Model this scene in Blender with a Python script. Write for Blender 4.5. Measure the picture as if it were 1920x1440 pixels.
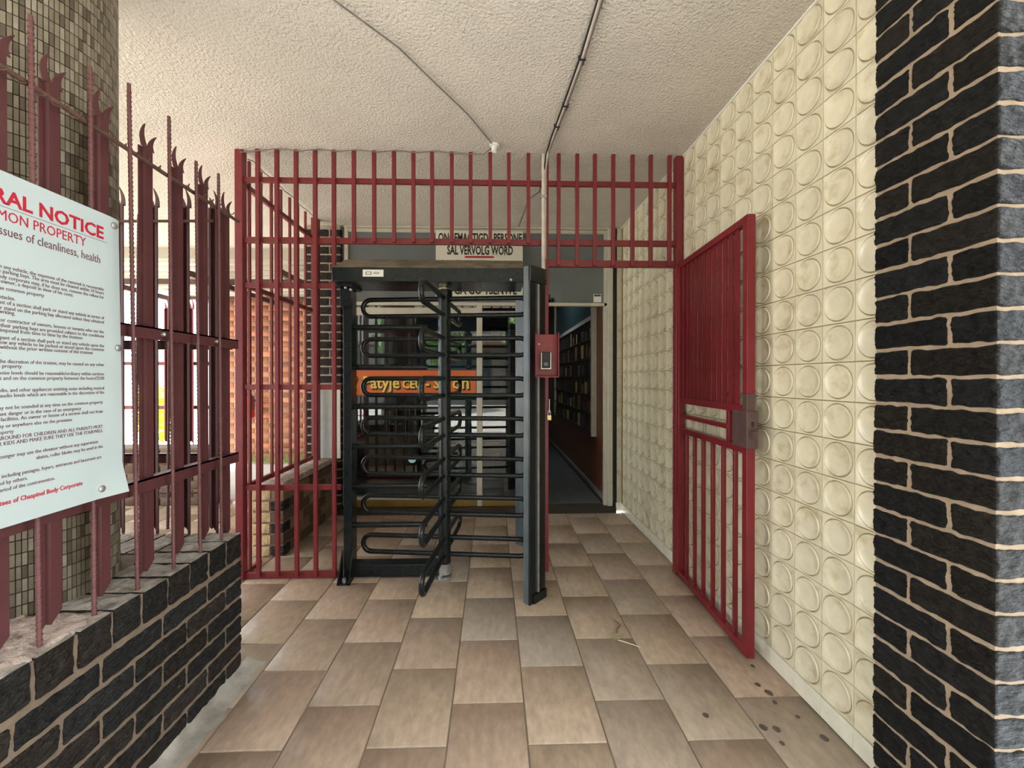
import bpy, bmesh, math, random
from math import pi, sin, cos, atan2, sqrt
from mathutils import Vector, Matrix, noise as mnoise
random.seed(7)
for o in list(bpy.data.objects): bpy.data.objects.remove(o, do_unlink=True)
S = bpy.context.scene
COL = S.collection
# ------------------------------------------------------------------ camera
cam = bpy.data.objects.new('camera', bpy.data.cameras.new('camera'))
COL.objects.link(cam)
cam.data.sensor_width = 36.0
cam.data.lens = 770.6 / 1920 * 36.0
cam.data.shift_x = 14.6 / 1920
cam.data.shift_y = -6.8 / 1920
cam.data.clip_start = 0.02
cam.location = (0, 0, 1.372)
cam.rotation_euler = (pi / 2 - 0.0043, 0, -0.0275)
S.camera = cam
# ------------------------------------------------------------------ sky, sun, exposure
W = bpy.data.worlds.new('overcast_sky'); S.world = W; W.use_nodes = True
bg = W.node_tree.nodes['Background']
bg.inputs[0].default_value = (0.88, 0.95, 1.0, 1); bg.inputs[1].default_value = 3.3
sun = bpy.data.objects.new('sun', bpy.data.lights.new('sun', 'SUN')); COL.objects.link(sun)
sun.data.energy = 17.0; sun.data.angle = math.radians(6); sun.data.color = (1.0, 0.97, 0.93)
sun.rotation_euler = Vector((0.36, -0.16, -0.82)).to_track_quat('-Z', 'Y').to_euler()
S.view_settings.view_transform = 'Standard'; S.view_settings.look = 'None'
S.view_settings.exposure = 1.1; S.view_settings.gamma = 1.0
S.view_settings.use_curve_mapping = False
CEIL = 2.925

# ------------------------------------------------------------------ materials
def mat(name, col, rough=0.6, metal=0.0, var=0.0, vscale=6.0, col2=None, c2scale=4.0, c2lo=0.45, c2hi=0.7, stretch=(1, 1, 1),
        bump=0.0, bscale=40.0, bdist=0.01, bdetail=3.0, rand=0.0, coord='Object', spec=0.5, emit=None, estr=1.0):
    m = bpy.data.materials.new(name); m.use_nodes = True
    nt = m.node_tree; N = nt.nodes; L = nt.links
    b = N['Principled BSDF']
    b.inputs['Roughness'].default_value = rough; b.inputs['Metallic'].default_value = metal
    b.inputs['Specular IOR Level'].default_value = spec
    b.inputs['Base Color'].default_value = (*col, 1)
    if emit:
        b.inputs['Emission Color'].default_value = (*emit, 1); b.inputs['Emission Strength'].default_value = estr
    if not (var or col2 or bump or rand): return m
    tc = N.new('ShaderNodeTexCoord'); oi = N.new('ShaderNodeObjectInfo')
    mul = N.new('ShaderNodeMath'); mul.operation = 'MULTIPLY'; mul.inputs[1].default_value = 37.0
    L.new(oi.outputs['Random'], mul.inputs[0])
    mp = N.new('ShaderNodeMapping'); mp.inputs['Scale'].default_value = stretch
    L.new(tc.outputs[coord], mp.inputs['Vector'])
    add = N.new('ShaderNodeVectorMath'); add.operation = 'ADD'
    L.new(mp.outputs[0], add.inputs[0]); L.new(mul.outputs[0], add.inputs[1])
    vec = add.outputs[0]
    cur = None
    rgb = N.new('ShaderNodeRGB'); rgb.outputs[0].default_value = (*col, 1); cur = rgb.outputs[0]
    def noise(sc, det=4.0, rgh=0.6):
        n = N.new('ShaderNodeTexNoise'); n.inputs['Scale'].default_value = sc
        n.inputs['Detail'].default_value = det; n.inputs['Roughness'].default_value = rgh
        L.new(vec, n.inputs['Vector']); return n
    if col2:
        n = noise(c2scale); mr = N.new('ShaderNodeMapRange')
        mr.inputs[1].default_value = c2lo; mr.inputs[2].default_value = c2hi
        L.new(n.outputs[0], mr.inputs[0])
        mx = N.new('ShaderNodeMix'); mx.data_type = 'RGBA'
        L.new(mr.outputs[0], mx.inputs[0]); L.new(cur, mx.inputs[6]); mx.inputs[7].default_value = (*col2, 1)
        cur = mx.outputs[2]
    if var or rand:
        h = N.new('ShaderNodeHueSaturation'); L.new(cur, h.inputs['Color'])
        v = None
        if var:
            n = noise(vscale, 5.0); mr = N.new('ShaderNodeMapRange')
            mr.inputs[1].default_value = 0.25; mr.inputs[2].default_value = 0.75
            mr.inputs[3].default_value = 1 - var; mr.inputs[4].default_value = 1 + var
            L.new(n.outputs[0], mr.inputs[0]); v = mr.outputs[0]
        if rand:
            mr = N.new('ShaderNodeMapRange'); mr.inputs[3].default_value = 1 - rand; mr.inputs[4].default_value = 1 + rand
            L.new(oi.outputs['Random'], mr.inputs[0])
            if v:
                q = N.new('ShaderNodeMath'); q.operation = 'MULTIPLY'; L.new(v, q.inputs[0]); L.new(mr.outputs[0], q.inputs[1]); v = q.outputs[0]
            else: v = mr.outputs[0]
        L.new(v, h.inputs['Value']); cur = h.outputs[0]
    L.new(cur, b.inputs['Base Color'])
    if bump:
        n = noise(bscale, bdetail); bp = N.new('ShaderNodeBump')
        bp.inputs['Strength'].default_value = bump; bp.inputs['Distance'].default_value = bdist
        L.new(n.outputs[0], bp.inputs['Height']); L.new(bp.outputs[0], b.inputs['Normal'])
    return m

def glass(name, tint, rough=0.0):
    m = bpy.data.materials.new(name); m.use_nodes = True
    nt = m.node_tree; N = nt.nodes; L = nt.links
    out = N['Material Output']; N.remove(N['Principled BSDF'])
    tr = N.new('ShaderNodeBsdfTransparent'); tr.inputs[0].default_value = (*tint, 1)
    gl = N.new('ShaderNodeBsdfGlossy'); gl.inputs['Roughness'].default_value = rough
    fr = N.new('ShaderNodeFresnel'); fr.inputs[0].default_value = 2.0
    mx = N.new('ShaderNodeMixShader'); L.new(fr.outputs[0], mx.inputs[0]); L.new(tr.outputs[0], mx.inputs[1]); L.new(gl.outputs[0], mx.inputs[2])
    L.new(mx.outputs[0], out.inputs[0]); return m

RED = mat('red_paint', (0.165, 0.016, 0.020), 0.40, var=0.18, vscale=9, bump=0.15, bscale=120, bdist=0.002)
GATE_RED = mat('gate_red_paint', (0.17, 0.012, 0.018), 0.34, var=0.2, vscale=7, bump=0.15, bscale=120, bdist=0.002)
LOCK = mat('worn_brown_paint', (0.085, 0.045, 0.04), 0.5, var=0.3, vscale=20)
MAROON = mat('maroon_paint', (0.088, 0.026, 0.027), 0.5, var=0.2, vscale=9, bump=0.2, bscale=90, bdist=0.002)
RUST = mat('rusty_rebar', (0.10, 0.05, 0.035), 0.75, var=0.35, vscale=30, bump=0.4, bscale=120, bdist=0.003)
REBAR = mat('painted_rebar', (0.125, 0.045, 0.043), 0.55, var=0.25, vscale=30)
BLACK = mat('black_powder_coat', (0.0075, 0.0105, 0.012), 0.27, spec=0.35, var=0.25, vscale=14, bump=0.1, bscale=160, bdist=0.002)
DUST = mat('dusty_black_top', (0.20, 0.165, 0.11), 0.9, var=0.3, vscale=12, col2=(0.06, 0.055, 0.045), c2scale=5)
BLUEGREY = mat('side_lit_grey_steel', (0.075, 0.095, 0.105), 0.36, var=0.4, vscale=10, stretch=(2, 2, 0.6))  # post sides lit from the left: that light is put into this blue-grey
STEEL = mat('galvanised_steel', (0.45, 0.44, 0.42), 0.4, 0.8, var=0.2, vscale=40)
BRASS = mat('brass', (0.5, 0.42, 0.2), 0.35, 0.9)
ALU = mat('aluminium_frame', (0.52, 0.49, 0.40), 0.45, 0.15, var=0.12, vscale=9)
GOLD = mat('bronze_kick_rail', (0.30, 0.20, 0.06), 0.35, 0.6, var=0.25, vscale=5)
RUBBER = mat('black_rubber', (0.012, 0.012, 0.012), 0.7)
WHITE = mat('white_plastic', (0.72, 0.70, 0.64), 0.5)
GREYW = mat('grey_plastic_conduit', (0.50, 0.44, 0.38), 0.5, var=0.25, vscale=14)
CABLE = mat('grey_cable', (0.16, 0.14, 0.12), 0.6, var=0.3, vscale=20)
PLASTER = mat('stippled_plaster', (0.74, 0.68, 0.59), 0.9, var=0.10, vscale=1.6, bump=1.0, bscale=70, bdist=0.03, bdetail=4)
TILE = mat('cream_glazed_tile', (0.65, 0.595, 0.43), 0.17, var=0.10, vscale=14, col2=(0.42, 0.34, 0.19), c2scale=11, c2lo=0.55, c2hi=0.8, rand=0.05)
GROOVE = mat('dark_groove_glaze', (0.33, 0.27, 0.16), 0.4, var=0.3, vscale=30)  # groove ring round each disc, darker than the glaze
TILEGROUT = mat('dark_tile_grout', (0.23, 0.18, 0.10), 0.9)
SKIRT = mat('white_glazed_skirting', (0.70, 0.66, 0.53), 0.3, var=0.12, vscale=12, col2=(0.4, 0.34, 0.25), c2scale=14, c2lo=0.6, c2hi=0.85)
BRICKS = [mat('black_brick_%s' % n, c, 0.42, var=0.35, vscale=22, stretch=(.8, .8, 2.6), bump=1.0, bscale=34, bdist=0.035, bdetail=5, rand=0.25, spec=0.22)
          for n, c in (('charcoal', (0.013, 0.0125, 0.0120)), ('brown', (0.017, 0.0145, 0.012)), ('slate', (0.0115, 0.012, 0.013)))]
LOWB = [mat('dark_brick_%s' % n, c, 0.62, var=0.35, vscale=20, stretch=(.8, .8, 2.4), bump=1.0, bscale=36, bdist=0.03, rand=0.25, spec=0.2)
        for n, c in (('grey', (0.018, 0.0168, 0.0152)), ('brown', (0.023, 0.0185, 0.015)), ('slate', (0.0165, 0.0165, 0.0165)), ('purple', (0.029, 0.022, 0.0195)))]
TANB = [mat('tan_brick_%s' % n, c, 0.8, var=0.3, vscale=20, bump=0.7, bscale=45, bdist=0.012, rand=0.2)
        for n, c in (('light', (0.42, 0.29, 0.16)), ('brown', (0.20, 0.125, 0.07)))]  # end face lit, side face shaded: the difference is put into the colour
UMBB = [mat('umber_brick', (0.085, 0.05, 0.03), 0.85, var=.25, vscale=16, rand=.25)]
REDB = [mat('red_brick_%s' % n, c, 0.85, var=0.2, vscale=14, rand=0.22)
        for n, c in (('orange', (0.40, 0.15, 0.075)), ('brown', (0.32, 0.13, 0.07)))]
MORTAR = mat('sand_mortar', (0.29, 0.215, 0.145), 0.95, var=0.2, vscale=25, bump=0.4, bscale=120, bdist=0.004)
DMORTAR = mat('dirty_mortar', (0.165, 0.118, 0.08), 0.95, var=0.25, vscale=25, bump=0.4, bscale=120, bdist=0.004)
LMORTAR = mat('pale_mortar', (0.33, 0.28, 0.21), 0.95)
CEMENT = mat('dusty_cement_top', (0.42, 0.33, 0.28), 0.95, var=0.35, vscale=28, col2=(0.22, 0.17, 0.14), c2scale=16, bump=0.8, bscale=60, bdist=0.012)
FILLET = mat('pale_strip', (0.34, 0.31, 0.27), 0.45, var=0.3, vscale=12, col2=(0.22, 0.185, 0.15), c2scale=9)
MOSAIC = [mat('mosaic_%s' % n, c, 0.45, var=0.2, vscale=40) for n, c in
          (('beige', (0.19, 0.16, 0.11)), ('tan', (0.15, 0.12, 0.08)), ('stone', (0.235, 0.20, 0.145)), ('umber', (0.08, 0.06, 0.038)))]
MGROUT = mat('dark_mosaic_grout', (0.045, 0.034, 0.022), 0.95)
FT = dict(var=0.20, vscale=24, stretch=(1.6, 0.7, 1), bump=0.12, bscale=60, bdist=0.003)
FLOORM = [mat('floor_tile_%s' % n, [k * (.75 * a + .25 * b) for a, b, k in zip(c, (.36, .285, .22), (.97, .91, .85))], 0.42, col2=[k * (.8 * a + .2 * b) for a, b, k in zip(c2, (.32, .255, .2), (.97, .91, .85))], c2scale=13, c2lo=0.35, c2hi=0.75, **FT) for n, c, c2 in (
    ('tan', (0.38, 0.30, 0.225), (0.30, 0.24, 0.185)), ('grey', (0.34, 0.285, 0.225), (0.27, 0.23, 0.19)), ('rose', (0.39, 0.295, 0.23), (0.31, 0.24, 0.19)),
    ('sand', (0.42, 0.335, 0.25), (0.33, 0.265, 0.205)), ('umber', (0.33, 0.26, 0.20), (0.27, 0.21, 0.165)), ('slate', (0.27, 0.245, 0.22), (0.33, 0.28, 0.23)))]
GROUT = mat('floor_grout', (0.20, 0.155, 0.11), 0.95, var=0.3, vscale=14)
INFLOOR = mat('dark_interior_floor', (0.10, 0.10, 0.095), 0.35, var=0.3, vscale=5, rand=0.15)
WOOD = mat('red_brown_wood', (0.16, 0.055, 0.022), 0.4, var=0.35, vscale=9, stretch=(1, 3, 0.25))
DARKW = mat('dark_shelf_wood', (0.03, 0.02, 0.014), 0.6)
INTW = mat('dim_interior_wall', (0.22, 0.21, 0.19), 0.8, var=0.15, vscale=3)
TEAL = mat('teal_board', (0.028, 0.050, 0.054), 0.3, var=0.3, vscale=3)
PAPER = mat('notice_sheet', (0.455, 0.52, 0.515), 0.35, var=0.05, vscale=4, col2=(0.45, 0.47, 0.43), c2scale=6, c2lo=0.62, c2hi=0.9)
BOARD = mat('cream_sign_board', (0.68, 0.66, 0.54), 0.5, var=0.05, vscale=3)
PRINTR = mat('red_print', (0.42, 0.012, 0.03), 0.5); PRINTD = mat('maroon_print', (0.13, 0.05, 0.055), 0.5); PRINTK = mat('black_print', (0.015, 0.013, 0.012), 0.5)
ORANGE = mat('orange_sign_reflection', (0.62, 0.13, 0.02), 0.4, var=0.08, vscale=3)
YELLOW = mat('yellow_letters', (0.85, 0.60, 0.10), 0.4)
IRON = mat('corrugated_iron', (0.36, 0.335, 0.27), 0.5, 0.2, var=0.15, vscale=2)
CONC = mat('pale_concrete', (0.46, 0.435, 0.385), 0.9, var=0.12, vscale=1.2)
GRASS = mat('dry_grass', (0.28, 0.30, 0.10), 0.9, var=0.3, vscale=10)
LEAF = mat('leaf_green', (0.10, 0.20, 0.04), 0.6, var=0.4, vscale=3)
LIME = mat('leaf_lime', (0.55, 0.62, 0.04), 0.6, var=0.3, vscale=6)
BARK = mat('tree_bark', (0.12, 0.085, 0.06), 0.9, var=0.3, vscale=9)
FIRE = mat('extinguisher_red', (0.55, 0.02, 0.02), 0.35)
GLASS = glass('window_glass', (0.72, 0.80, 0.80))
GLASSD = glass('dark_door_glass', (0.50, 0.55, 0.56))
PANEREFL = mat('grey_reflection_pane', (0.13, 0.145, 0.142), 0.12, var=0.12, vscale=1.5)  # dull reflection in the upper panes put into an opaque grey
LAMP = mat('fluorescent_tube', (0.8, 0.9, 1), 0.4, emit=(0.75, 0.9, 1.0), estr=9.0)

# ------------------------------------------------------------------ mesh helpers
def box(bm, x0, x1, y0, y1, z0, z1):
    vs = [bm.verts.new((x, y, z)) for z in (z0, z1) for y in (y0, y1) for x in (x0, x1)]
    for f in ((0, 2, 3, 1), (4, 5, 7, 6), (0, 1, 5, 4), (2, 6, 7, 3), (0, 4, 6, 2), (1, 3, 7, 5)):
        bm.faces.new([vs[i] for i in f])
    return vs
def quadprism(bm, pts, z0, z1):
    lo = [bm.verts.new((x, y, z0)) for x, y in pts]; hi = [bm.verts.new((x, y, z1)) for x, y in pts]
    n = len(pts)
    bm.faces.new(lo[::-1]); bm.faces.new(hi)
    for i in range(n): bm.faces.new((lo[i], lo[(i + 1) % n], hi[(i + 1) % n], hi[i]))
def tube(bm, pts, r, n=10, closed=False, caps=True):
    pts = [Vector(p) for p in pts]; rings = []
    rr = r if isinstance(r, (list, tuple)) else [r] * len(pts)
    up = None
    for i, p in enumerate(pts):
        if i == 0: d = pts[1] - p
        elif i == len(pts) - 1: d = p - pts[i - 1]
        else: d = (pts[i + 1] - p).normalized() + (p - pts[i - 1]).normalized()
        d.normalize()
        if up is None:
            up = Vector((0, 0, 1)) if abs(d.z) < 0.9 else Vector((1, 0, 0))
        a = d.cross(up); 
        if a.length < 1e-4: a = d.cross(Vector((0, 1, 0)))
        a.normalize(); b = a.cross(d).normalized(); up = b
        rings.append([bm.verts.new(p + (a * cos(2 * pi * k / n) + b * sin(2 * pi * k / n)) * rr[i]) for k in range(n)])
    for i in range(len(rings) - 1):
        for k in range(n):
            f = bm.faces.new((rings[i][k], rings[i][(k + 1) % n], rings[i + 1][(k + 1) % n], rings[i + 1][k])); f.smooth = True
    if caps:
        bm.faces.new(rings[0][::-1]); bm.faces.new(rings[-1])
def cyl(bm, c, r, z0, z1, n=16):
    tube(bm, [(c[0], c[1], z0), (c[0], c[1], z1)], r, n)
def bolt(bm, c, d, r=0.012, h=0.008):
    c = Vector(c); d = Vector(d).normalized()
    tube(bm, [c, c + d * h, c + d * h * 1.6], [r, r, r * 0.55], 10)
def fix(bm):
    bmesh.ops.recalc_face_normals(bm, faces=bm.faces[:])
def mesh_of(bm, name, mats):
    fix(bm); me = bpy.data.meshes.new(name); bm.to_mesh(me); bm.free(); me.set_sharp_from_angle(angle=0.9)
    for m in (mats if isinstance(mats, (list, tuple)) else [mats]): me.materials.append(m)
    return me
def obj(name, bm, mats, parent=None, bevel=0.0, seg=2):
    me = mesh_of(bm, name, mats); o = bpy.data.objects.new(name, me); COL.objects.link(o)
    if parent: attach(o, parent)
    if bevel:
        b = o.modifiers.new('bevel', 'BEVEL'); b.width = bevel; b.segments = seg; b.limit_method = 'ANGLE'; b.angle_limit = 0.7
    return o
def attach(o, parent):
    o.parent = parent
    w = Matrix.Translation(parent.location) if parent.parent is None else Matrix.Translation(parent.parent.location)
    if parent.parent is not None and parent.type == 'MESH': w = Matrix.Identity(4) if parent.get('_world') is None else w
    o.matrix_parent_inverse = Matrix.Translation(parent.location).inverted() if parent.parent is None else Matrix.Identity(4)
def tag(o, label=None, cat=None, group=None, kind=None):
    if label: o['label'] = label
    if cat: o['category'] = cat
    if group: o['group'] = group
    if kind: o['kind'] = kind
    return o
def thing(name, loc, label, cat, group=None, kind=None):
    o = bpy.data.objects.new(name, None); COL.objects.link(o); o.location = loc; o.empty_display_size = 0.1
    return tag(o, label, cat, group, kind)
def inst(name, me, loc, parent, rotz=0.0, rot=None):
    o = bpy.data.objects.new(name, me); COL.objects.link(o); attach(o, parent)
    o.location = loc; o.rotation_euler = rot if rot else (0, 0, rotz); return o
def P(name, parent, mats, fn, bevel=0.0, seg=2, label=None):
    bm = bmesh.new(); fn(bm); o = obj(name, bm, mats, parent, bevel, seg)
    if label: o['label'] = label
    return o
def text(name, body, size, mtx, m, parent, xs=1.0, align='LEFT', bold=0.0, depth=0.0004, spacing=1.0, res=2):
    cu = bpy.data.curves.new(name, 'FONT'); cu.body = body; cu.size = size; cu.align_x = align; cu.resolution_u = res
    cu.offset = bold; cu.extrude = depth; cu.space_character = spacing
    tmp = bpy.data.objects.new(name + '_tmp', cu); COL.objects.link(tmp)
    dg = bpy.context.evaluated_depsgraph_get(); me = bpy.data.meshes.new_from_object(tmp.evaluated_get(dg))
    bpy.data.objects.remove(tmp, do_unlink=True); bpy.data.curves.remove(cu)
    me.transform(mtx @ Matrix.Diagonal((xs, 1, 1, 1))); me.name = name
    me.materials.clear(); me.materials.append(m)
    o = bpy.data.objects.new(name, me); COL.objects.link(o); attach(o, parent); return o
def brick_mesh(name, lx, ly, lz, m, amp=0.0025, rad=0.006, seed=0, res=0.016, rock=0.0):
    """rounded, slightly uneven brick centred on its own origin"""
    bm = bmesh.new(); h = Vector((lx / 2, ly / 2, lz / 2)); seen = {}
    def vert(p):
        k = (round(p.x, 5), round(p.y, 5), round(p.z, 5))
        if k in seen: return seen[k]
        q = Vector([max(-h[i] + rad, min(h[i] - rad, p[i])) for i in range(3)]); d = p - q
        if d.length > 1e-7:
            n = d.normalized(); w = q + n * rad
            w += n * amp * mnoise.noise(w * 34 + Vector((seed * 7.3, 0, seed))) * 1.6
            if rock:
                q2 = Vector((w.x * 26, w.y * 26, w.z * 85)) + Vector((seed * 3.1, seed * 9.7, 0))
                w += n * rock * (abs(mnoise.noise(q2)) * 2 - .6 + .5 * mnoise.noise(q2 * 2.3)) * min(1, d.length / rad)
        else: w = p
        v = bm.verts.new(w); seen[k] = v; return v
    n = [max(2, int(round(2 * h[i] / res))) for i in range(3)]
    for ax in range(3):
        u, v = (ax + 1) % 3, (ax + 2) % 3
        for sgn in (-1, 1):
            g = []
            for i in range(n[u] + 1):
                row = []
                for j in range(n[v] + 1):
                    p = Vector((0, 0, 0)); p[ax] = sgn * h[ax]; p[u] = -h[u] + 2 * h[u] * i / n[u]; p[v] = -h[v] + 2 * h[v] * j / n[v]
                    row.append(vert(p))
                g.append(row)
            for i in range(n[u]):
                for j in range(n[v]):
                    try: bm.faces.new((g[i][j], g[i + 1][j], g[i + 1][j + 1], g[i][j + 1]))
                    except ValueError: pass
    bm.normal_update()
    for f in bm.faces:
        f.smooth = True
        if isinstance(m, list) and f.normal.z > .75 and f.calc_center_median().z > h.z * .8: f.material_index = 1
    return mesh_of(bm, name, m)
_bc = {}
def bricks(kind, lx, ly, lz, mats, nv=2, **kw):
    key = (kind, round(lx, 4), round(ly, 4), round(lz, 4))
    if key not in _bc:
        _bc[key] = [brick_mesh(kind, lx, ly, lz, m, seed=i * 5 + j, **kw) for i, m in enumerate(mats) for j in range(nv)]
    return random.choice(_bc[key])
def simple_brick(kind, lx, ly, lz, mats):
    key = ('s' + kind, round(lx, 4), round(ly, 4), round(lz, 4))
    if key not in _bc:
        l = []
        for m in mats:
            bm = bmesh.new(); box(bm, -lx / 2, lx / 2, -ly / 2, ly / 2, -lz / 2, lz / 2)
            bmesh.ops.bevel(bm, geom=bm.edges[:], offset=0.004, segments=1, affect='EDGES'); l.append(mesh_of(bm, kind, m))
        _bc[key] = l
    return random.choice(_bc[key])

# ================================================================== SETTING
# ---- floor
flo = obj('floor', (lambda b: (box(b, -6.0, 1.36, -0.6, 4.16, -0.10, -0.006), box(b, -6.0, -1.9, 4.16, 4.92, -0.10, -0.006), b)[2])(bmesh.new()), GROUT)
tag(flo, 'variegated tan and grey stone tile floor of the covered entrance', kind='structure')
TW, TL, GX = 0.3029, 0.4175, -0.1716
def tile_mesh(w, l, m):
    bm = bmesh.new(); box(bm, -w / 2, w / 2, -l / 2, l / 2, -0.02, 0)
    bmesh.ops.bevel(bm, geom=[e for e in bm.edges if all(v.co.z > -0.001 for v in e.verts)], offset=0.0025, segments=1, affect='EDGES')
    return mesh_of(bm, 'floor_tile', m)
FTM = [tile_mesh(TW - 0.006, TL - 0.006, m) for m in FLOORM]
rest = bmesh.new(); wts = [3, 3, 3, 2, 2, 1]
for i in range(-20, 5):
    x0 = GX + i * TW; x1 = x0 + TW
    ph = 1.9507 if i % 2 else 1.736
    for k in range(-6, 9):
        y0 = ph + k * TL; y1 = y0 + TL
        ymax = 4.158 if x0 > -2.0 else 4.92
        if y1 < -0.55 or y0 > ymax or x1 < -6: continue
        cx, cy = (x0 + x1) / 2, (y0 + y1) / 2
        if x1 > 1.345 or y1 > ymax + .002 or y0 < -0.55 or x0 < -6:
            a0, a1, b0, b1 = max(x0, -6), min(x1, 1.336), max(y0, -0.55), min(y1, ymax)
            if a1 - a0 < 0.02 or b1 - b0 < 0.02: continue
            bm = bmesh.new(); box(bm, a0 + .003, a1 - .003, b0 + .003, b1 - .003, -0.02, 0)
            if b1 > 0.6 and cx > -4.6: obj('floor_tile', bm, random.choices(FLOORM, wts)[0], flo)
            else: bm.free()
            continue
        if cx < -1.19 and 0.1 < cy < 1.95 and x1 < -1.19: 
            continue
        if y1 > 0.7 and (x1 > -1.6 or (cy > 1.9 and cx > -4.6)):
            o = inst('floor_tile', random.choices(FTM, wts)[0], (cx, cy, random.uniform(-0.001, 0.0012)), flo)
            if random.random() < .5: o.rotation_euler.z = pi
        else:
            vs = box(rest, x0 + .003, x1 - .003, y0 + .003, y1 - .003, -0.02, 0)
ro = obj('floor_tile_field', rest, FLOORM[0], flo); tag(ro, kind='stuff')
SPOT = mat('dark_floor_stain', (0.085, 0.065, 0.05), 0.6, var=.3, vscale=60)
for x, y, r in [(1.186, 1.803, 0.012), (1.204, 1.755, 0.016), (1.194, 1.703, 0.009), (1.239, 1.921, 0.01), (1.062, 1.581, 0.014), (1.109, 1.572, 0.013), (1.265, 1.528, 0.013), (0.866, 1.645, 0.012), (1.236, 1.627, 0.008), (1.281, 2.212, 0.008), (1.086, 1.51, 0.009)]:
    P('floor_stain', flo, SPOT, lambda b: b.faces.new([b.verts.new((x + r * (1 + .35 * mnoise.noise((cos(q) + x * 9, sin(q) + y * 9, 0))) * cos(q), y + 1.15 * r * (1 + .35 * mnoise.noise((cos(q) + y * 9, sin(q), x))) * sin(q), .0016)) for q in [2 * pi * k / 14 for k in range(14)]]))
# outdoor ground
g = obj('ground', (lambda b: (box(b, -40, 40, 4.9, 60, -0.12, -0.02), box(b, -40, -6.0, -0.6, 4.9, -0.12, -0.02), b)[2])(bmesh.new()), CONC)
tag(g, 'pale sunlit concrete ground of the courtyard and street', kind='structure')
st = obj('ground_street', (lambda b: (box(b, -40, 40, -40, -0.6, -0.12, -0.02), b)[1])(bmesh.new()), mat('grey_asphalt', (0.30, 0.28, 0.25), 0.9, var=0.2, vscale=2))
tag(st, 'grey asphalt street in front of the entrance', kind='structure')
# ---- ceiling
c = obj('ceiling', (lambda b: (box(b, -5.0, 1.9, -1.6, 4.97, CEIL, CEIL + 0.25), box(b, -5.4, -5.0, 2.2, 4.97, CEIL, CEIL + 0.25), b)[2])(bmesh.new()), PLASTER)  # carried on unseen behind the camera to cut the front light
tag(c, 'cream stippled plaster ceiling of the covered entrance', kind='structure')
# ---- right wall of round-relief tiles
XW = 1.3315
wr = obj('wall_right', (lambda b: (box(b, XW + 0.006, XW + 0.25, 1.2, 4.24, -0.05, CEIL), b)[1])(bmesh.new()), TILEGROUT)
tag(wr, 'right wall clad in cream glazed tiles with raised round discs', kind='structure')
def disc_tile(x0=-0.0739, x1=0.0739, y0=-0.0739, y1=0.0739, seg=32):
    """lies in XY, relief along +Z, centre of disc at origin"""
    bm = bmesh.new()
    prof = [(0.0, .0016), (.030, .0018), (.0535, .0022), (.0588, .0054), (.0616, .0052), (.0636, -.0004), (.0655, -.0026), (.0682, .0)]
    c = bm.verts.new((0, 0, prof[0][1])); rings = []
    for r, z in prof[1:]:
        rings.append([bm.verts.new((r * cos(2 * pi * k / seg), r * sin(2 * pi * k / seg), z)) for k in range(seg)])
    edge = []; low = []
    for k in range(seg):
        a = 2 * pi * k / seg; ca, sa = cos(a), sin(a); t = 0.0739 / max(abs(ca), abs(sa))
        x, y = t * ca, t * sa
        edge.append(bm.verts.new((x * .985, y * .985, 0))); low.append(bm.verts.new((x, y, -.006)))
    for k in range(seg): bm.faces.new((c, rings[0][k], rings[0][(k + 1) % seg]))
    rr = rings + [edge, low]
    for i in range(len(rr) - 1):
        for k in range(seg):
            f = bm.faces.new((rr[i][k], rr[i + 1][k], rr[i + 1][(k + 1) % seg], rr[i][(k + 1) % seg]))
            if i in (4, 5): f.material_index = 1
    for f in bm.faces: f.smooth = True
    return bm
dt = disc_tile(); bmesh.ops.triangulate(dt, faces=[]); DT = mesh_of(dt, 'wall_tile', [TILE, GROOVE])
ROT_R = (pi / 2, 0, -pi / 2)        # relief (+Z) -> -X
rest = bmesh.new()
for ci in range(-1, 19):
    yc = 1.476 + .15 * ci + .075
    for ri in range(19):
        zc = .0845 + .15 * ri + .075
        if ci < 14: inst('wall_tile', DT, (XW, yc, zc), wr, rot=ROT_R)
        elif yc + .075 < 4.24:
            rest.from_mesh(DT); n = len(DT.vertices); rest.verts.ensure_lookup_table()
            mtx = Matrix.Translation((XW, yc, zc)) @ Matrix.Rotation(-pi / 2, 4, 'Z') @ Matrix.Rotation(pi / 2, 4, 'X')
            bmesh.ops.transform(rest, matrix=mtx, verts=rest.verts[-n:])
for f in rest.faces: f.smooth = True
tag(obj('wall_tile_field', rest, [TILE, GROOVE], wr), kind='stuff')
# plain cut skirting tiles
for ci in range(-1, 19):
    y0 = 1.476 + .15 * ci
    P('skirting_tile', wr, SKIRT, lambda b: box(b, XW - .004, XW + .006, y0 + .0008, min(y0 + .1492, 4.22), 0.002, .083), .001)
# narrow tile return beside the door frame
for ri in range(19):
    zc = .0845 + .15 * ri
    P('return_tile', wr, TILE, lambda b: (box(b, 1.283, XW + .004, 4.222, 4.232, zc + .001, min(zc + .149, CEIL)),
        [tube(b, [(1.283 + .045 * sin(t), 4.221, zc + .075 - .06 * cos(t)) for t in [pi * q / 12 for q in range(13)]], .004, 6)]), .0)
P('skirting_tile', wr, SKIRT, lambda b: box(b, 1.275, XW + .02, 4.222, 4.31, 0.0, .0845))
t1 = obj('trim_1', (lambda b: (box(b, XW - .009, XW + .002, 1.35, 4.22, CEIL - .010, CEIL), b)[1])(bmesh.new()), WHITE)
tag(t1, 'thin white bead between the tile wall and the ceiling', kind='structure')
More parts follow.
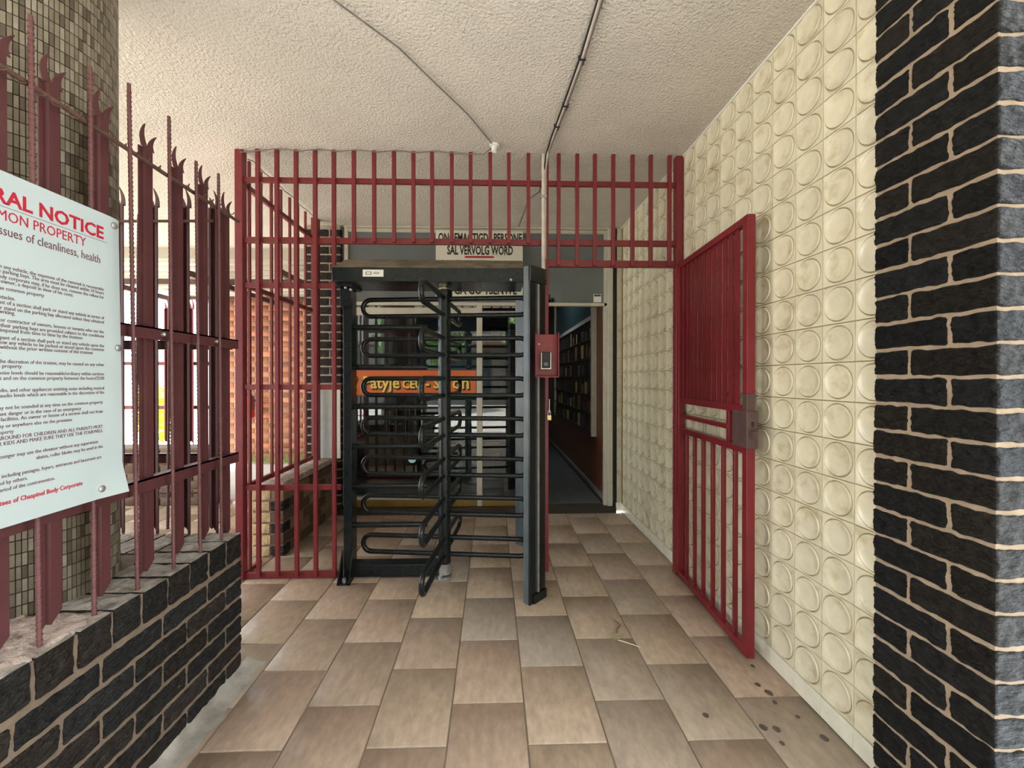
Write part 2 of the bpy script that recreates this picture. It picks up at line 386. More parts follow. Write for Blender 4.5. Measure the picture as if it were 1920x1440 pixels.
# ---- dark brick pier at the right
pier = obj('brick_pier', (lambda b: (box(b, 1.2855, 2.3, 1.0145, 1.3435, -.05, CEIL), b)[1])(bmesh.new()), MORTAR)
tag(pier, 'black rock-faced brick pier with sandy mortar beside the tile wall', kind='structure')
CH, BT = .0871, .0775
row = 0; z = 1.377 - 16 * CH
while z < CEIL - .01:
    zc = z + CH / 2; odd = row % 2
    def put(x0, x1, y0, y1):
        me = bricks('brick', x1 - x0, y1 - y0, BT, BRICKS, res=.0062, rock=.0026)
        inst('brick', me, ((x0 + x1) / 2, (y0 + y1) / 2, zc + random.uniform(-.001, .001)), pier)
    if zc - BT / 2 < 0: pass
    if odd == 0:
        put(1.280, 1.384, 1.238, 1.349); put(1.280, 1.384, 1.009, 1.226); xs = 1.396
    else:
        put(1.280, 1.384, 1.128, 1.349); put(1.280, 1.502, 1.009, 1.116); xs = 1.514
    while xs < 2.2:
        put(xs, xs + .222, 1.009, 1.113); xs += .234
    z += CH; row += 1

# ---- low brick wall at the left
XL = -1.185
DTOP = mat('sunlit_dusty_brick_top', (0.30, 0.265, 0.225), 0.95, var=0.4, vscale=24, col2=(0.10, 0.085, 0.07), c2scale=16, c2lo=.4, c2hi=.75, bump=.6, bscale=50, bdist=.012)  # dust, with the sunlight on the tops put into the pale colour
COPB = [[m, DTOP] for m in LOWB]
lw = obj('low_brick_wall', (lambda b: (box(b, -2.35, XL - .0055, 0.10, 1.962, -.05, .640), b)[1])(bmesh.new()), DMORTAR)
tag(lw, 'dark low brick wall with header coping under the notice sheet', kind='structure')
for r in range(6):
    zc = .004 + r * .0871 + .0395; y = 1.968 - (0 if r % 2 else .116)
    if r % 2 == 0:
        inst('brick', bricks('brick', .10, .106, .074, LOWB, res=.0075, rock=.0018), (XL - .05, 1.968 - .053, zc), lw)
    while y > 0.15:
        inst('brick', bricks('brick', .10, .222, .074, LOWB, res=.0075, rock=.0018), (XL - .05 + random.uniform(-.002, .002), y - .111, zc), lw); y -= .232
y = 1.968
while y > .15:
    inst('coping_brick', bricks('coping_brick', .222, .100, .112, COPB, amp=.003, rad=.005, res=.009, rock=.0016), (XL - .111 + random.uniform(-.002, .003), y - .051, .592 + random.uniform(-.002, .001)), lw); y -= .110
x = XL - .236
while x > -2.3:
    inst('coping_brick', bricks('coping_brick', .102, .222, .112, COPB, amp=.003, rad=.005, res=.009, rock=.0016), (x - .051, 1.968 - .111, .590), lw); x -= .110
def top(bm):
    n, m_ = 26, 60
    g = [[bm.verts.new((-1.47 + .275 * i / n + (0.0 if i < n else .012 * mnoise.noise((j * .4, 3, 0))), .15 + 1.15 * j / m_ + (.10 * mnoise.noise((i * .35, 1.3, 0)) if j == m_ else 0),
          .650 + .008 * (mnoise.noise((i * .5, j * .5, 0)) + .4) + .006 * mnoise.noise((i * 1.7, j * 1.7, 5)) - (.012 if i == n or j == m_ else 0))) for j in range(m_ + 1)] for i in range(n + 1)]
    for i in range(n):
        for j in range(m_): bm.faces.new((g[i][j], g[i + 1][j], g[i + 1][j + 1], g[i][j + 1]))
P('cement_topping', lw, CEMENT, top)
def fillet(bm):
    n = 50; prev = None
    for j in range(n + 1):
        y = .5 + 1.52 * j / n; w = .085 + .03 * mnoise.noise((j * .3, 0, 2)) + .012 * mnoise.noise((j * 1.3, 0, 4))
        r = [bm.verts.new(p) for p in ((XL - .004, y, .030), (XL + .018, y, .012), (XL + w * .6, y, .004), (XL + w, y, .0015), (XL - .004, y, .0))]
        if prev:
            for k in range(5): bm.faces.new((prev[k], prev[(k + 1) % 5], r[(k + 1) % 5], r[k]))
        else: bm.faces.new(r)
        prev = r
    bm.faces.new(prev[::-1])
P('pale_base_strip', lw, FILLET, fillet)  # pale wedge strip along the foot of the wall
# ---- round mosaic column standing on the low wall
CX, CY, CR = -1.63, 1.45, .258
colm = thing('round_column', (CX, CY, .60), 'round column clad in small brown mosaic strips behind the maroon palisade', None, kind='structure')
P('shaft', colm, MGROUT, lambda b: cyl(b, (CX, CY), CR - .003, .60, CEIL, 72))
def mos_mesh(m):
    bm = bmesh.new(); box(bm, -.0038, .0020, -.0051, .0051, -.0180, .0180)
    return mesh_of(bm, 'mosaic_tile', m)
MM = [mos_mesh(m) for m in MOSAIC]
na = int(2 * pi * CR / .0122); rest = bmesh.new(); cnt = 0
cand = []
for a in range(na):
    th = 2 * pi * a / na
    for r in range(58):
        zc = .645 + .0395 * r + .02
        if zc > CEIL - .012: continue
        p = Vector((CX + CR * cos(th), CY + CR * sin(th), zc)); n = Vector((cos(th), sin(th), 0)); v = Vector((0, 0, 1.372)) - p
        vis = n.dot(v.normalized()) / v.length ** 2
        ang = atan2(-p.x, p.y)
        if ang > 0.86: vis *= .01
        if 0.98 < zc < 1.9 and p.y < 1.345: vis *= .05
        cand.append((vis, th, p))
cand.sort(key=lambda q: -q[0])
for i, (vis, th, p) in enumerate(cand):
    k = random.choices(range(4), [4, 4, 2, 2])[0]
    if i < 300: inst('mosaic_tile', MM[k], p, colm, rotz=th)
    else:
        bm2 = rest; nf = len(bm2.faces); vs = box(bm2, -.0038, .0020, -.0051, .0051, -.0180, .0180)
        m4 = Matrix.Translation(p) @ Matrix.Rotation(th, 4, 'Z')
        for v in vs: v.co = m4 @ v.co
        bm2.faces.ensure_lookup_table()
        for f in bm2.faces[nf:]: f.material_index = k
tag(obj('mosaic_field', rest, MOSAIC, colm), kind='stuff')

# ---- brown low wall under the side grille
w2 = obj('side_brick_wall', (lambda b: (box(b, -1.85, -1.62, 3.215, 4.22, -.05, .50), b)[1])(bmesh.new()), DMORTAR)
tag(w2, 'low brown brick wall with smooth coping under the side grille', kind='structure')
for r in range(6):
    zc = .004 + r * .0865 + .038; y = 3.205 + (.0 if r % 2 else .116)
    if r % 2 == 0:
        inst('brick', bricks('brick', .10, .106, .074, [TANB[1]], amp=.003), (-1.66, 3.205 + .053, zc), w2)
        inst('brick', bricks('brick', .14, .10, .074, [TANB[0]], amp=.004), (-1.79, 3.205 + .05, zc), w2)
    else:
        inst('brick', bricks('brick', .145, .10, .074, [TANB[0]], amp=.004), (-1.785, 3.205 + .05, zc), w2)
        y = 3.205
    while y + .232 < 4.22:
        inst('brick', bricks('brick', .095, .222, .074, [TANB[1], UMBB[0]], amp=.003), (-1.66, y + .111, zc), w2); y += .232
P('coping', w2, CEMENT, lambda b: box(b, -1.87, -1.605, 3.195, 4.2, .523, .575), .006)
# ---- dark brick pier behind the side grille
p2 = obj('rear_brick_pier', (lambda b: (box(b, -1.895, -1.545, 4.215, 4.5, -.05, CEIL), b)[1])(bmesh.new()), LMORTAR)
tag(p2, 'dark brick pier with pale mortar at the end of the side grille', kind='structure')
for r in range(33):
    zc = .02 + r * .0871 + .038
    for k, (x0, x1) in enumerate(((-1.902, -1.796), (-1.784, -1.540)) if r % 2 else ((-1.902, -1.660), (-1.648, -1.540))):
        inst('brick', bricks('pier_brick', x1 - x0, .10, .074, [LOWB[1], LOWB[3]]), ((x0 + x1) / 2, 4.26, zc), p2)
# ---- far courtyard wall and corrugated roof
cw = obj('courtyard_wall', (lambda b: (box(b, -4.62, -2.2, 7.112, 7.35, -.05, 2.74), b)[1])(bmesh.new()), LMORTAR)
tag(cw, 'sunlit orange brick wall across the courtyard', kind='structure')
for r in range(31):
    x = -4.63 + (.116 if r % 2 else 0); zc = .01 + r * .0871 + .038
    if r % 2: inst('brick', simple_brick('brick', .106, .10, .074, REDB), (-4.63 + .053, 7.15, zc), cw)
    while x < -2.45 and x + .222 < -2.2:
        inst('brick', simple_brick('brick', .222, .10, .074, REDB), (x + .111, 7.15, zc), cw); x += .232
rf = thing('corrugated_roof', (-3.5, 6.1, 2.7), 'pale corrugated iron lean-to roof over the courtyard', 'roof')
def corr(bm):
    n = 180; L0 = []; prev = None
    for i in range(n + 1):
        y = 5.0 + 2.5 * i / n; z = 2.85 - .03 * (y - 5.0) + .050 * max(-.5, min(.5, sin(2 * pi * y / .23))) / .5
        a = [bm.verts.new((x, y, z + dz)) for x in (-5.25, -1.6) for dz in (0, .004)]
        if prev:
            bm.faces.new((prev[0], prev[2], a[2], a[0])); bm.faces.new((prev[1], a[1], a[3], prev[3]))
            bm.faces.new((prev[0], a[0], a[1], prev[1])); bm.faces.new((prev[2], prev[3], a[3], a[2]))
        prev = a
P('sheet', rf, IRON, corr)
P('wall_plate', rf, IRON, lambda b: box(b, -5.4, -1.9, 4.975, 5.0, 2.79, 2.95))
for y in (5.9, 7.02): P('purlin', rf, RUST, lambda b: box(b, -5.2, -1.65, y, y + .05, 2.70, 2.765 - .02 * (y - 5.9)))
for x in (-5.22, -3.75, -2.6): P('rafter', rf, RUST, lambda b: box(b, x, x + .06, 5.0, 7.1, 2.62, 2.69))
# ---- rear low wall with its own palisade
w3 = obj('rear_low_wall', (lambda b: (box(b, -6.0, -3.02, 4.53, 4.80, -.05, .62), b)[1])(bmesh.new()), DMORTAR)
tag(w3, 'brown low brick wall under the far palisade', kind='structure')
for r in range(7):
    x = -3.01 - (0 if r % 2 else .116); zc = .004 + r * .0871 + .038
    if r % 2 == 0: inst('brick', simple_brick('umber_brick', .106, .10, .074, UMBB), (-3.01 - .053, 4.57, zc), w3)
    while x > -5.2:
        inst('brick', simple_brick('umber_brick', .222, .10, .074, UMBB), (x - .111, 4.57, zc), w3); x -= .232

# ================================================================== PALISADES
def pale_mesh(name, m, w=.066, d=.024, zb=.0, zt=1.66, tip=.13):
    """stands along Z from zb to zt+tip; face towards +Y; local X is the width"""
    bm = bmesh.new(); t = .0035; hw = w / 2; cw_ = w * .28
    sec = [(-hw, 0), (-hw + .012, 0), (-cw_, d), (cw_, d), (hw - .012, 0), (hw, 0)]
    def strip(z0f, z1):
        fr = [bm.verts.new((x, y + t, z0f(x))) for x, y in sec]; bk = [bm.verts.new((x, y, z0f(x))) for x, y in sec]
        frt = [bm.verts.new((x, y + t, z1)) for x, y in sec]; bkt = [bm.verts.new((x, y, z1)) for x, y in sec]
        for i in range(len(sec) - 1):
            bm.faces.new((fr[i], fr[i + 1], frt[i + 1], frt[i])); bm.faces.new((bk[i], bkt[i], bkt[i + 1], bk[i + 1]))
            bm.faces.new((fr[i], bk[i], bk[i + 1], fr[i + 1])); bm.faces.new((frt[i], frt[i + 1], bkt[i + 1], bkt[i]))
        bm.faces.new((fr[0], frt[0], bkt[0], bk[0])); bm.faces.new((fr[-1], bk[-1], bkt[-1], frt[-1]))
    strip(lambda x: zb + (x + hw) / w * -.055 + .055, zt)
    for c0, c1, h, w0, lean in ((-.26, -.02, 1.0, .50, .10), (.25, .62, .68, .50, .55)):
        n = 8; prev = None
        for i in range(n + 1):
            f = i / n; wd = w * w0 * (1 - f) ** .75 + .0015
            c = -w * (c0 + (c1 - c0) * f ** 1.8 - (.16 * sin(pi * f) if c0 < 0 else .05 * sin(pi * f)))
            y = d * .8 * (1 - f) + .03 * lean * f * f; zz = zt - .004 + tip * h * f
            r = [bm.verts.new((c + q * wd / 2, y + e, zz)) for q, e in ((-1, 0), (1, 0), (1, t), (-1, t))]
            if prev:
                for k in range(4): bm.faces.new((prev[k], prev[(k + 1) % 4], r[(k + 1) % 4], r[k]))
            else: bm.faces.new(r)
            prev = r
        bm.faces.new(prev)
    return mesh_of(bm, name, m)
pal = thing('palisade_fence', (-1.28, 1.5, .64), 'maroon palisade fence with forked tips on the low wall beside the notice', 'fence')
PM = pale_mesh('pale', MAROON, zt=1.575, tip=.095, w=.054, d=.016)
for y in (.77, .935, 1.10, 1.232, 1.386, 1.562, 1.712, 1.860, 2.010):
    inst('pale', PM, (-1.292, y, .650 if y < 1.9 else .60), pal, rotz=-pi / 2)
for x, y in ((-1.30, 1.405), (-1.30, 1.59), (-1.30, 1.75)): pass
for z0, z1 in ((1.517, 1.562), (.962, 1.008)):
    P('rail', pal, MAROON, lambda b: (box(b, -1.262, -1.256, .6, 2.065, z0, z1), box(b, -1.296, -1.256, .6, 2.065, z1 - .006, z1)))
P('lifting_bar', pal, RUST, lambda b: (tube(b, [(-1.235, .6, 2.165), (-1.24, 1.2, 2.158), (-1.24, 1.6, 2.146), (-1.245, 2.05, 2.140)], .0075, 8),
    [tube(b, [(-1.240 + .0088 * cos(2 * pi * q / 8), .6 + q * .006, 2.157 + .0088 * sin(2 * pi * q / 8)) for q in range(235)], .0022, 4)]))
def rebar(b, x, y, z0, z1, lean=0.0, leanx=0.0):
    n = 6; pts = [(x + leanx * k / n, y + lean * k / n, z0 + (z1 - z0) * k / n) for k in range(n + 1)]
    tube(b, pts, .0056, 8)
    for q in range(int((z1 - z0) / .016)):
        f = q * .016 / (z1 - z0); z = z0 + q * .016
        tube(b, [(x + leanx * f, y + lean * f, z), (x + leanx * f, y + lean * f, z + .006)], .0070, 7)
for y, zt in ((.97, 2.34), (1.135, 2.33), (1.287, 2.32), (1.440, 2.375), (1.600, 2.365), (1.742, 2.265), (1.876, 2.29)):
    P('rebar', pal, REBAR, lambda b: rebar(b, -1.218, y, .648, zt, random.uniform(-.02, .02), random.uniform(-.02, 0.0)))
for y in (1.30, 1.60, 1.90): P('bolt_head', pal, STEEL, lambda b: bolt(b, (-1.256, y, 1.54), (1, 0, 0), .009))
pal2 = thing('palisade_fence', (-1.8, 2.03, .6), 'darker maroon palisade fence turning the corner behind the low wall', 'fence')
PM2 = pale_mesh('pale', MAROON, zt=1.61, tip=.09, w=.044, d=.014)
for x in (-1.365, -1.500, -1.652, -1.815, -1.98, -2.145, -2.31):
    inst('pale', PM2, (x, 2.045, .605 + random.uniform(-.01, .01)), pal2, rotz=0)
for z0, z1 in ((1.515, 1.56), (.955, 1.0)):
    P('rail', pal2, MAROON, lambda b: (box(b, -2.4, -1.29, 2.070, 2.076, z0, z1), box(b, -2.4, -1.29, 2.070, 2.106, z1 - .006, z1)))
P('tie_rod', pal2, RUST, lambda b: tube(b, [(-2.4, 2.03, 2.12), (-1.35, 2.03, 2.135)], .007, 8))
P('tie_rod', pal2, MAROON, lambda b: tube(b, [(-2.4, 2.10, .80), (-1.35, 2.10, .80)], .006, 8))
for x, zt in ((-1.40, 2.24), (-1.55, 2.27), (-1.70, 2.15)): P('rebar', pal2, REBAR, lambda b: rebar(b, x, 2.0, .655, zt, .0, .02))
pal3 = thing('palisade_fence', (-4.2, 4.66, .62), 'distant red palisade fence on the brown wall by the courtyard', 'fence')
PM3 = pale_mesh('pale', RED, zt=1.52, tip=.12, w=.05, d=.016)
x = -3.35
while x > -5.6: inst('pale', PM3, (x, 4.66, .63), pal3); x -= .27
for z0, z1 in ((1.52, 1.56), (1.03, 1.07)): P('rail', pal3, RED, lambda b: box(b, -5.8, -3.04, 4.69, 4.715, z0, z1))
P('end_post', pal3, RED, lambda b: box(b, -3.10, -3.04, 4.64, 4.70, .62, 2.30), .003)

# ================================================================== NOTICE SHEET
NX = -1.172
nt = thing('notice_sheet', (NX, 1.04, 1.0), 'white printed notice sheet fixed to the palisade fence', 'notice')
def sheet(bm):
    nu, nv = 36, 44; y0, y1, z0, z1 = .741, 1.332, 1.014, 1.869
    def pos(u, v):
        y = y0 + (y1 - y0) * u; z = z0 + (z1 - z0) * v; x = NX
        c = max(0, (u - .86) / .14) * max(0, (.11 - v) / .11); x += .016 * c; y += .006 * c
        x += -.012 * max(0, (u - .93) / .07) ** 2 * max(0, v - .25)
        return (x, y, z)
    a = [[bm.verts.new(pos(i / nu, j / nv)) for j in range(nv + 1)] for i in range(nu + 1)]
    b = [[bm.verts.new(Vector(pos(i / nu, j / nv)) - Vector((.003, 0, 0))) for j in range(nv + 1)] for i in range(nu + 1)]
    for i in range(nu):
        for j in range(nv):
            bm.faces.new((a[i][j], a[i + 1][j], a[i + 1][j + 1], a[i][j + 1])).smooth = True
            bm.faces.new((b[i][j], b[i][j + 1], b[i + 1][j + 1], b[i + 1][j])).smooth = True
    for i in range(nu):
        for j in (0, nv): bm.faces.new((a[i][j], a[i + 1][j], b[i + 1][j], b[i][j]))
    for j in range(nv):
        for i in (0, nu): bm.faces.new((a[i][j], a[i][j + 1], b[i][j + 1], b[i][j]))
P('sheet', nt, PAPER, sheet)
for y, z in ((1.306, 1.845), (1.318, 1.468), (1.262, 1.042), (.77, 1.845), (.77, 1.042)):
    P('bolt_head', nt, STEEL, lambda b: bolt(b, (NX - .001, y, z), (1, 0, 0), .0105, .005), label='grey steel bolt head')
TM = Matrix(((0, 0, 1, 0), (1, 0, 0, 0), (0, 1, 0, 0), (0, 0, 0, 1)))
def nline(name, s, ye, z, size, m, xs=1.0, bold=0.0, align='RIGHT'):
    return text(name, s, size, Matrix.Translation((NX + .0006, ye, z)) @ TM, m, nt, xs, align, bold, .0003)
nline('title', 'GENERAL NOTICE', 1.272, 1.792, .050, PRINTR, .97, .0013)
nline('subtitle', 'COMMON PROPERTY', 1.218, 1.752, .036, PRINTR, .80)
nline('heading', 'Ex. issues of cleanliness, health', 1.262, 1.716, .033, PRINTD, .72)
P('rule', nt, PRINTD, lambda b: box(b, NX, NX + .0006, .80, 1.284, 1.7835, 1.7845))
zy = lambda y: 1.372 + (709.9 - y) * .00162
LINES = [(545, 'leaking from any vehicle, the expenses of the removal is recoverable', 1.29), (552, 'of the parking bays. The area must be cleaned within 24 hours', 1.29),
 (560, 'of the body corporate may, if he does not, remove the refuse for', 1.29), (567, 'account of the owner, a deposit in view of his costs.', 1.20), (577, 'visitors who use common property', 1.125),
 (590, 'refuse receptacles.', 1.06), (598, 'or occupant of a section shall park or stand any vehicle in terms of', 1.29), (606, 'be parked or stand on the parking bay allocated unless they obtained', 1.29),
 (612, 'consent in writing.', 1.06), (624, 'owner, or contractor of owners, lessees or tenants who use the', 1.29), (632, 'building, if their parking bays are provided subject to the conditions', 1.29), (639, 'or conditions imposed from time to time by the trustees', 1.225),
 (650, 'or occupant of a section shall park or stand any vehicle upon the', 1.29), (657, 'permit or allow any vehicle to be parked or stood upon the common', 1.29), (664, 'these Rules without the prior written consent of the trustees', 1.255), (671, 'nuisance.', 1.03),
 (685, 'nuisance, in the discretion of the trustee, may be caused on any other', 1.29), (692, 'the common property.', 1.075), (702, 'CONDUCT, noise levels should be reasonable/ordinary within sections', 1.29), (710, 'in sections and on the common property between the hours/22:00', 1.29),
 (728, 'radio, and other appliances emitting noise including musical', 1.29), (736, 'be kept at audio levels which are reasonable in the discretion of the', 1.29), (754, 'vehicles may not be sounded at any time on the common property', 1.285), (763, 'of imminent danger or in the case of an emergency', 1.22),
 (771, 'have braai facilities. An owner or lessee of a section shall not braai', 1.285), (781, 'balcony or anywhere else on the premises', 1.195), (790, 'common property', 1.055), (799, 'LIMITED PLAYGROUND FOR CHILDREN AND ALL PARENTS MUST', 1.285), (807, 'THEIR KIDS AND MAKE SURE THEY USE THE STAIRWELL', 1.285),
 (826, 'years or younger may use the elevator without any supervision', 1.27), (836, 'skates, roller blades may be used in the', 1.285), (855, 'including passages, foyers, entrances and basement are', 1.28), (865, 'used by others.', 1.085), (875, 'the period of the contravention.', 1.15)]
for y, s, ye in LINES:
    o = nline('text_line', s, ye - .018, zy(y) - .003, .0135, PRINTD, .84)
    w = max(v.co.y for v in o.data.vertices) - min(v.co.y for v in o.data.vertices)
nline('sign_off', 'Chairman and Trustees of Chaspinel Body Corporate', 1.205, zy(897), .0165, PRINTR, .86, .0003)

# ================================================================== RED GRILLE
GY = 2.86
gr = thing('grille_screen', (-1.2, GY, 0), 'red steel bar grille from floor to ceiling around the turnstile', 'grille')
def sq(b, x, y, z0, z1, s=.0085): box(b, x - s, x + s, y - s, y + s, z0, z1)
P('post', gr, RED, lambda b: box(b, -1.748, -1.694, GY - .027, GY + .027, 0, CEIL), .004)
P('post', gr, RED, lambda b: box(b, 1.277, 1.329, GY - .027, GY + .027, 0.0, CEIL), .004)
FB = GY - .022
bx = [-1.593, -1.466, -1.337, -1.209, -1.083, -.948, -.811, -.676, -.544, -.417, -.282, -.153, -.018, .110, .245]
for i, x in enumerate(bx):
    P('bar', gr, RED, lambda b: box(b, x - .0125, x + .0125, FB - .0125, FB + .0125, .02 if i < 5 else 2.305, CEIL), .002)
for x in (.455, .583, .707, .835, .97, 1.098, 1.230):
    P('bar', gr, RED, lambda b: box(b, x - .0125, x + .0125, FB - .0125, FB + .0125, 2.155, CEIL), .002)
P('rail', gr, RED, lambda b: box(b, -1.70, 1.29, GY - .012, GY + .012, 2.712, 2.746), .002)
P('rail', gr, RED, lambda b: box(b, -1.70, 1.29, GY - .012, GY + .012, 2.298, 2.338), .002)
P('rail', gr, RED, lambda b: box(b, .375, 1.29, GY - .014, GY + .014, 2.150, 2.196), .002)
for z0, z1 in ((1.992, 2.026), (1.296, 1.332), (.607, .643), (.004, .045)):
    P('rail', gr, RED, lambda b: box(b, -1.70, -1.045, GY - .012, GY + .012, z0, z1), .002)
P('jamb', gr, RED, lambda b: box(b, .352, .386, GY - .02, GY + .02, .03, CEIL), .003)
sg = thing('side_grille', (-1.72, 3.5, .575), 'dark red bar grille above the low side wall behind the front grille', 'grille')
for k in range(8):
    y = 2.956 + .145 * k
    P('bar', sg, RED, lambda b: box(b, -1.729, -1.711, y - .009, y + .009, .03 if k == 0 else (.60 if k else .03), CEIL - .02), .001)
for z0, z1 in ((2.70, 2.735), (2.005, 2.04), (.600, .635)): P('rail', sg, RED, lambda b: box(b, -1.742, -1.716, 2.888, 4.05, z0, z1), .001)
P('floor_rail', sg, RED, lambda b: box(b, -1.742, -1.716, 2.888, 3.10, .0, .03), .001)
P('end_post', sg, RED, lambda b: box(b, -1.748, -1.700, 4.05, 4.10, .575, CEIL), .002)

# ================================================================== OPEN GATE
gt = thing('security_gate', (1.30, 2.83, 0), 'open red security gate of close slats folded against the tile wall', 'gate')
A = Vector((1.296, 2.825, 0)); Bv = Vector((1.243, 1.945, 0)); GL = (Bv - A).length; gd = (Bv - A).normalized(); gn = Vector((-gd.y, gd.x, 0))
if gn.x > 0: gn = -gn
GM = Matrix((( gd.x, gn.x, 0, A.x), (gd.y, gn.y, 0, A.y), (0, 0, 1, 0), (0, 0, 0, 1)))
def G(name, u0, u1, n0, n1, z0, z1, m=GATE_RED, bev=.002, label=None, parent=None):
    def fn(b):
        for v in box(b, u0, u1, n0, n1, z0, z1): v.co = GM @ v.co
    return P(name, parent or gt, m, fn, bev, label=label)
G('frame_stile', 0, .042, -.02, .02, .02, 2.165); G('frame_stile', GL - .042, GL, -.02, .02, .02, 1.05)
G('frame_stile', GL - .042, GL, -.02, .02, 1.30, 2.165); G('frame_stile', GL - .042, GL, -.02, .02, 1.05, 1.30, LOCK, label='stretch of the frame with brown worn paint')
G('frame_rail', .042, GL - .042, -.018, .018, 2.128, 2.165); G('frame_rail', .042, GL - .042, -.018, .018, .02, .055)
G('mid_rail', .042, GL - .042, -.018, .018, 1.205, 1.24); G('mid_rail', .042, GL - .042, -.018, .018, 1.005, 1.04)
G('mid_rail', .042, GL - .20, -.014, .014, 1.105, 1.13)
for k in range(13):
    u = .060 + k * .0615 + (.022 if k == 12 else 0)
    def fn(b, u=u):
        for v in box(b, u, u + .046, .002, .006, 1.235, 2.13): v.co = GM @ v.co
        for v in box(b, u, u + .004, -.016, .006, 1.235, 2.13): v.co = GM @ v.co
    P('slat', gt, GATE_RED, fn)
for k in range(6):
    u = .135 + k * .121
    G('bar', u - .010, u + .010, -.010, .010, .05, 1.01)
G('bar', GL - .215, GL - .185, -.012, .012, 1.035, 1.21)
lk = G('lock_box', GL - .125, GL + .012, -.026, .026, 1.035, 1.215, LOCK, .003, 'brown metal lock box')
P('keyhole', lk, RUBBER, lambda b: [setattr(v, 'co', GM @ v.co) for v in box(b, GL + .0115, GL + .0135, -.006, .006, 1.14, 1.165)])
P('latch', gt, LOCK, lambda b: [setattr(v, 'co', GM @ v.co) for v in box(b, GL + .010, GL + .035, -.008, .008, 1.09, 1.12)])
for z in (.35, 1.85): P('hinge', gt, GATE_RED, lambda b: cyl(b, (1.300, 2.822), .010, z, z + .09, 12))

# ================================================================== TURNSTILE
ts = thing('turnstile', (-.34, 2.87, 0), 'black full-height turnstile with looped rotor arms', 'turnstile')
RX, RY = -.337, 2.875
P('left_post', ts, BLACK, lambda b: box(b, -1.022, -.966, 2.835, 2.945, 0.0, 2.03), .004)
P('gusset', ts, BLACK, lambda b: (quadprism(b, [(-1.026, 2.80), (-.985, 2.80), (-.985, 2.835), (-1.026, 2.835)], 0, .012),
    [bm_tri(b, [(-1.03, 2.72, .0), (-1.03, 2.836, .0), (-1.03, 2.836, .20)], .008)])) if False else None
def gus(b):
    for x in (-1.034, -.964):
        a = [b.verts.new((x + dx, y, z)) for dx in (0, .010) for y, z in ((2.745, .0), (2.838, .0), (2.838, .20), (2.745, .012))]
        b.faces.new(a[:4]); b.faces.new(a[4:][::-1])
        for k in range(4): b.faces.new((a[k], a[(k + 1) % 4], a[4 + (k + 1) % 4], a[4 + k]))
    box(b, -1.034, -.954, 2.745, 2.838, 0, .010)
P('foot_bracket', ts, BLACK, gus)
P('anchor_bolt', ts, STEEL, lambda b: (cyl(b, (-.995, 2.775), .014, .01, .035, 8)))
P('base_bar', ts, BLACK, lambda b: box(b, -.968, -.385, 2.835, 2.935, .012, .095), .004)
def beam(b):
    x0, x1 = -1.045, .205
    sec = [(2.70, 2.005), (2.70, 2.097), (2.87, 2.195), (3.00, 2.195), (3.00, 2.005)]
    L_ = [b.verts.new((x0 + (.03 if z > 2.15 else 0), y, z)) for y, z in sec]; R_ = [b.verts.new((x1, y, z)) for y, z in sec]
    b.faces.new(L_[::-1]); b.faces.new(R_)
    for k in range(5):
        f = b.faces.new((L_[k], R_[k], R_[(k + 1) % 5], L_[(k + 1) % 5]))
        if k == 1: f.material_index = 1
hb = P('head_beam', ts, [BLACK, DUST], beam, .003)
P('maker_plate', ts, WHITE, lambda b: box(b, -.845, -.712, 2.696, 2.7005, 2.035, 2.080), label='small white maker plate')
P('plate_mark', ts, PRINTK, lambda b: (box(b, -.826, -.790, 2.6950, 2.6965, 2.064, 2.067), box(b, -.826, -.790, 2.6950, 2.6965, 2.047, 2.050), box(b, -.826, -.822, 2.6950, 2.6965, 2.047, 2.067), box(b, -.794, -.790, 2.6950, 2.6965, 2.047, 2.067),
    box(b, -.776, -.735, 2.6952, 2.6965, 2.060, 2.063), box(b, -.776, -.740, 2.6952, 2.6965, 2.053, 2.056)))
P('head_bracket', ts, BLACK, lambda b: (box(b, -1.03, -.955, 2.80, 2.83, 1.86, 2.01), box(b, -1.04, -.93, 2.75, 2.95, 1.985, 2.006)), .002)
P('anchor_bolt', ts, STEEL, lambda b: [bolt(b, p, (0, -1, 0), .010, .008) for p in ((-.99, 2.80, 1.985), (-.955, 2.798, 1.97), (.12, 2.70, 2.02))])
def post(b, mir=False):
    c = Vector((.214, 2.475)); f = Vector((.7071, .7071)); l = Vector((-.7071, .7071)) * .040
    q = [c, c + f * .150, c + f * .150 + l * 1.0, c + l]
    pts = [(p.x, (2 * 2.955 - p.y) if mir else p.y) for p in q]
    quadprism(b, pts, 0, 2.055)
P('right_post', ts, BLUEGREY, lambda b: post(b), .002)
P('right_post', ts, BLUEGREY, lambda b: post(b, True), .002)
def groove(b):
    f = Vector((.7071, .7071)); c = Vector((.214, 2.475)); o = Vector((.7071, -.7071))
    for s0, s1, d, z0, z1 in ((.0, .055, .012, 0, 2.055), (.105, .150, .012, .06, 1.98), (0, .155, .02, 1.96, 2.055), (.03, .155, .022, 0, .055)):
        p = [c + f * s0, c + f * s0 + o * d, c + f * s1 + o * d, c + f * s1]
        quadprism(b, [(v.x, v.y) for v in p], z0, z1)
P('post_channel', ts, BLACK, groove, .001)
P('cable_conduit', ts, CABLE, lambda b: cyl(b, (.214 + .7071 * .08 + .009, 2.475 + .7071 * .08 - .009), .009, .06, 1.95, 10), label='grey cable conduit in the post channel')
P('side_rail', ts, BLACK, lambda b: (box(b, .30, .335, 2.56, 3.35, 1.99, 2.05), box(b, .30, .335, 2.58, 3.33, .0, .03)), .002)
rot = P('rotor_column', ts, BLACK, lambda b: cyl(b, (RX, RY), .0435, .09, 1.975, 28))
P('rotor_cap', ts, BLACK, lambda b: cyl(b, (RX, RY), .055, 1.945, 1.985, 24))
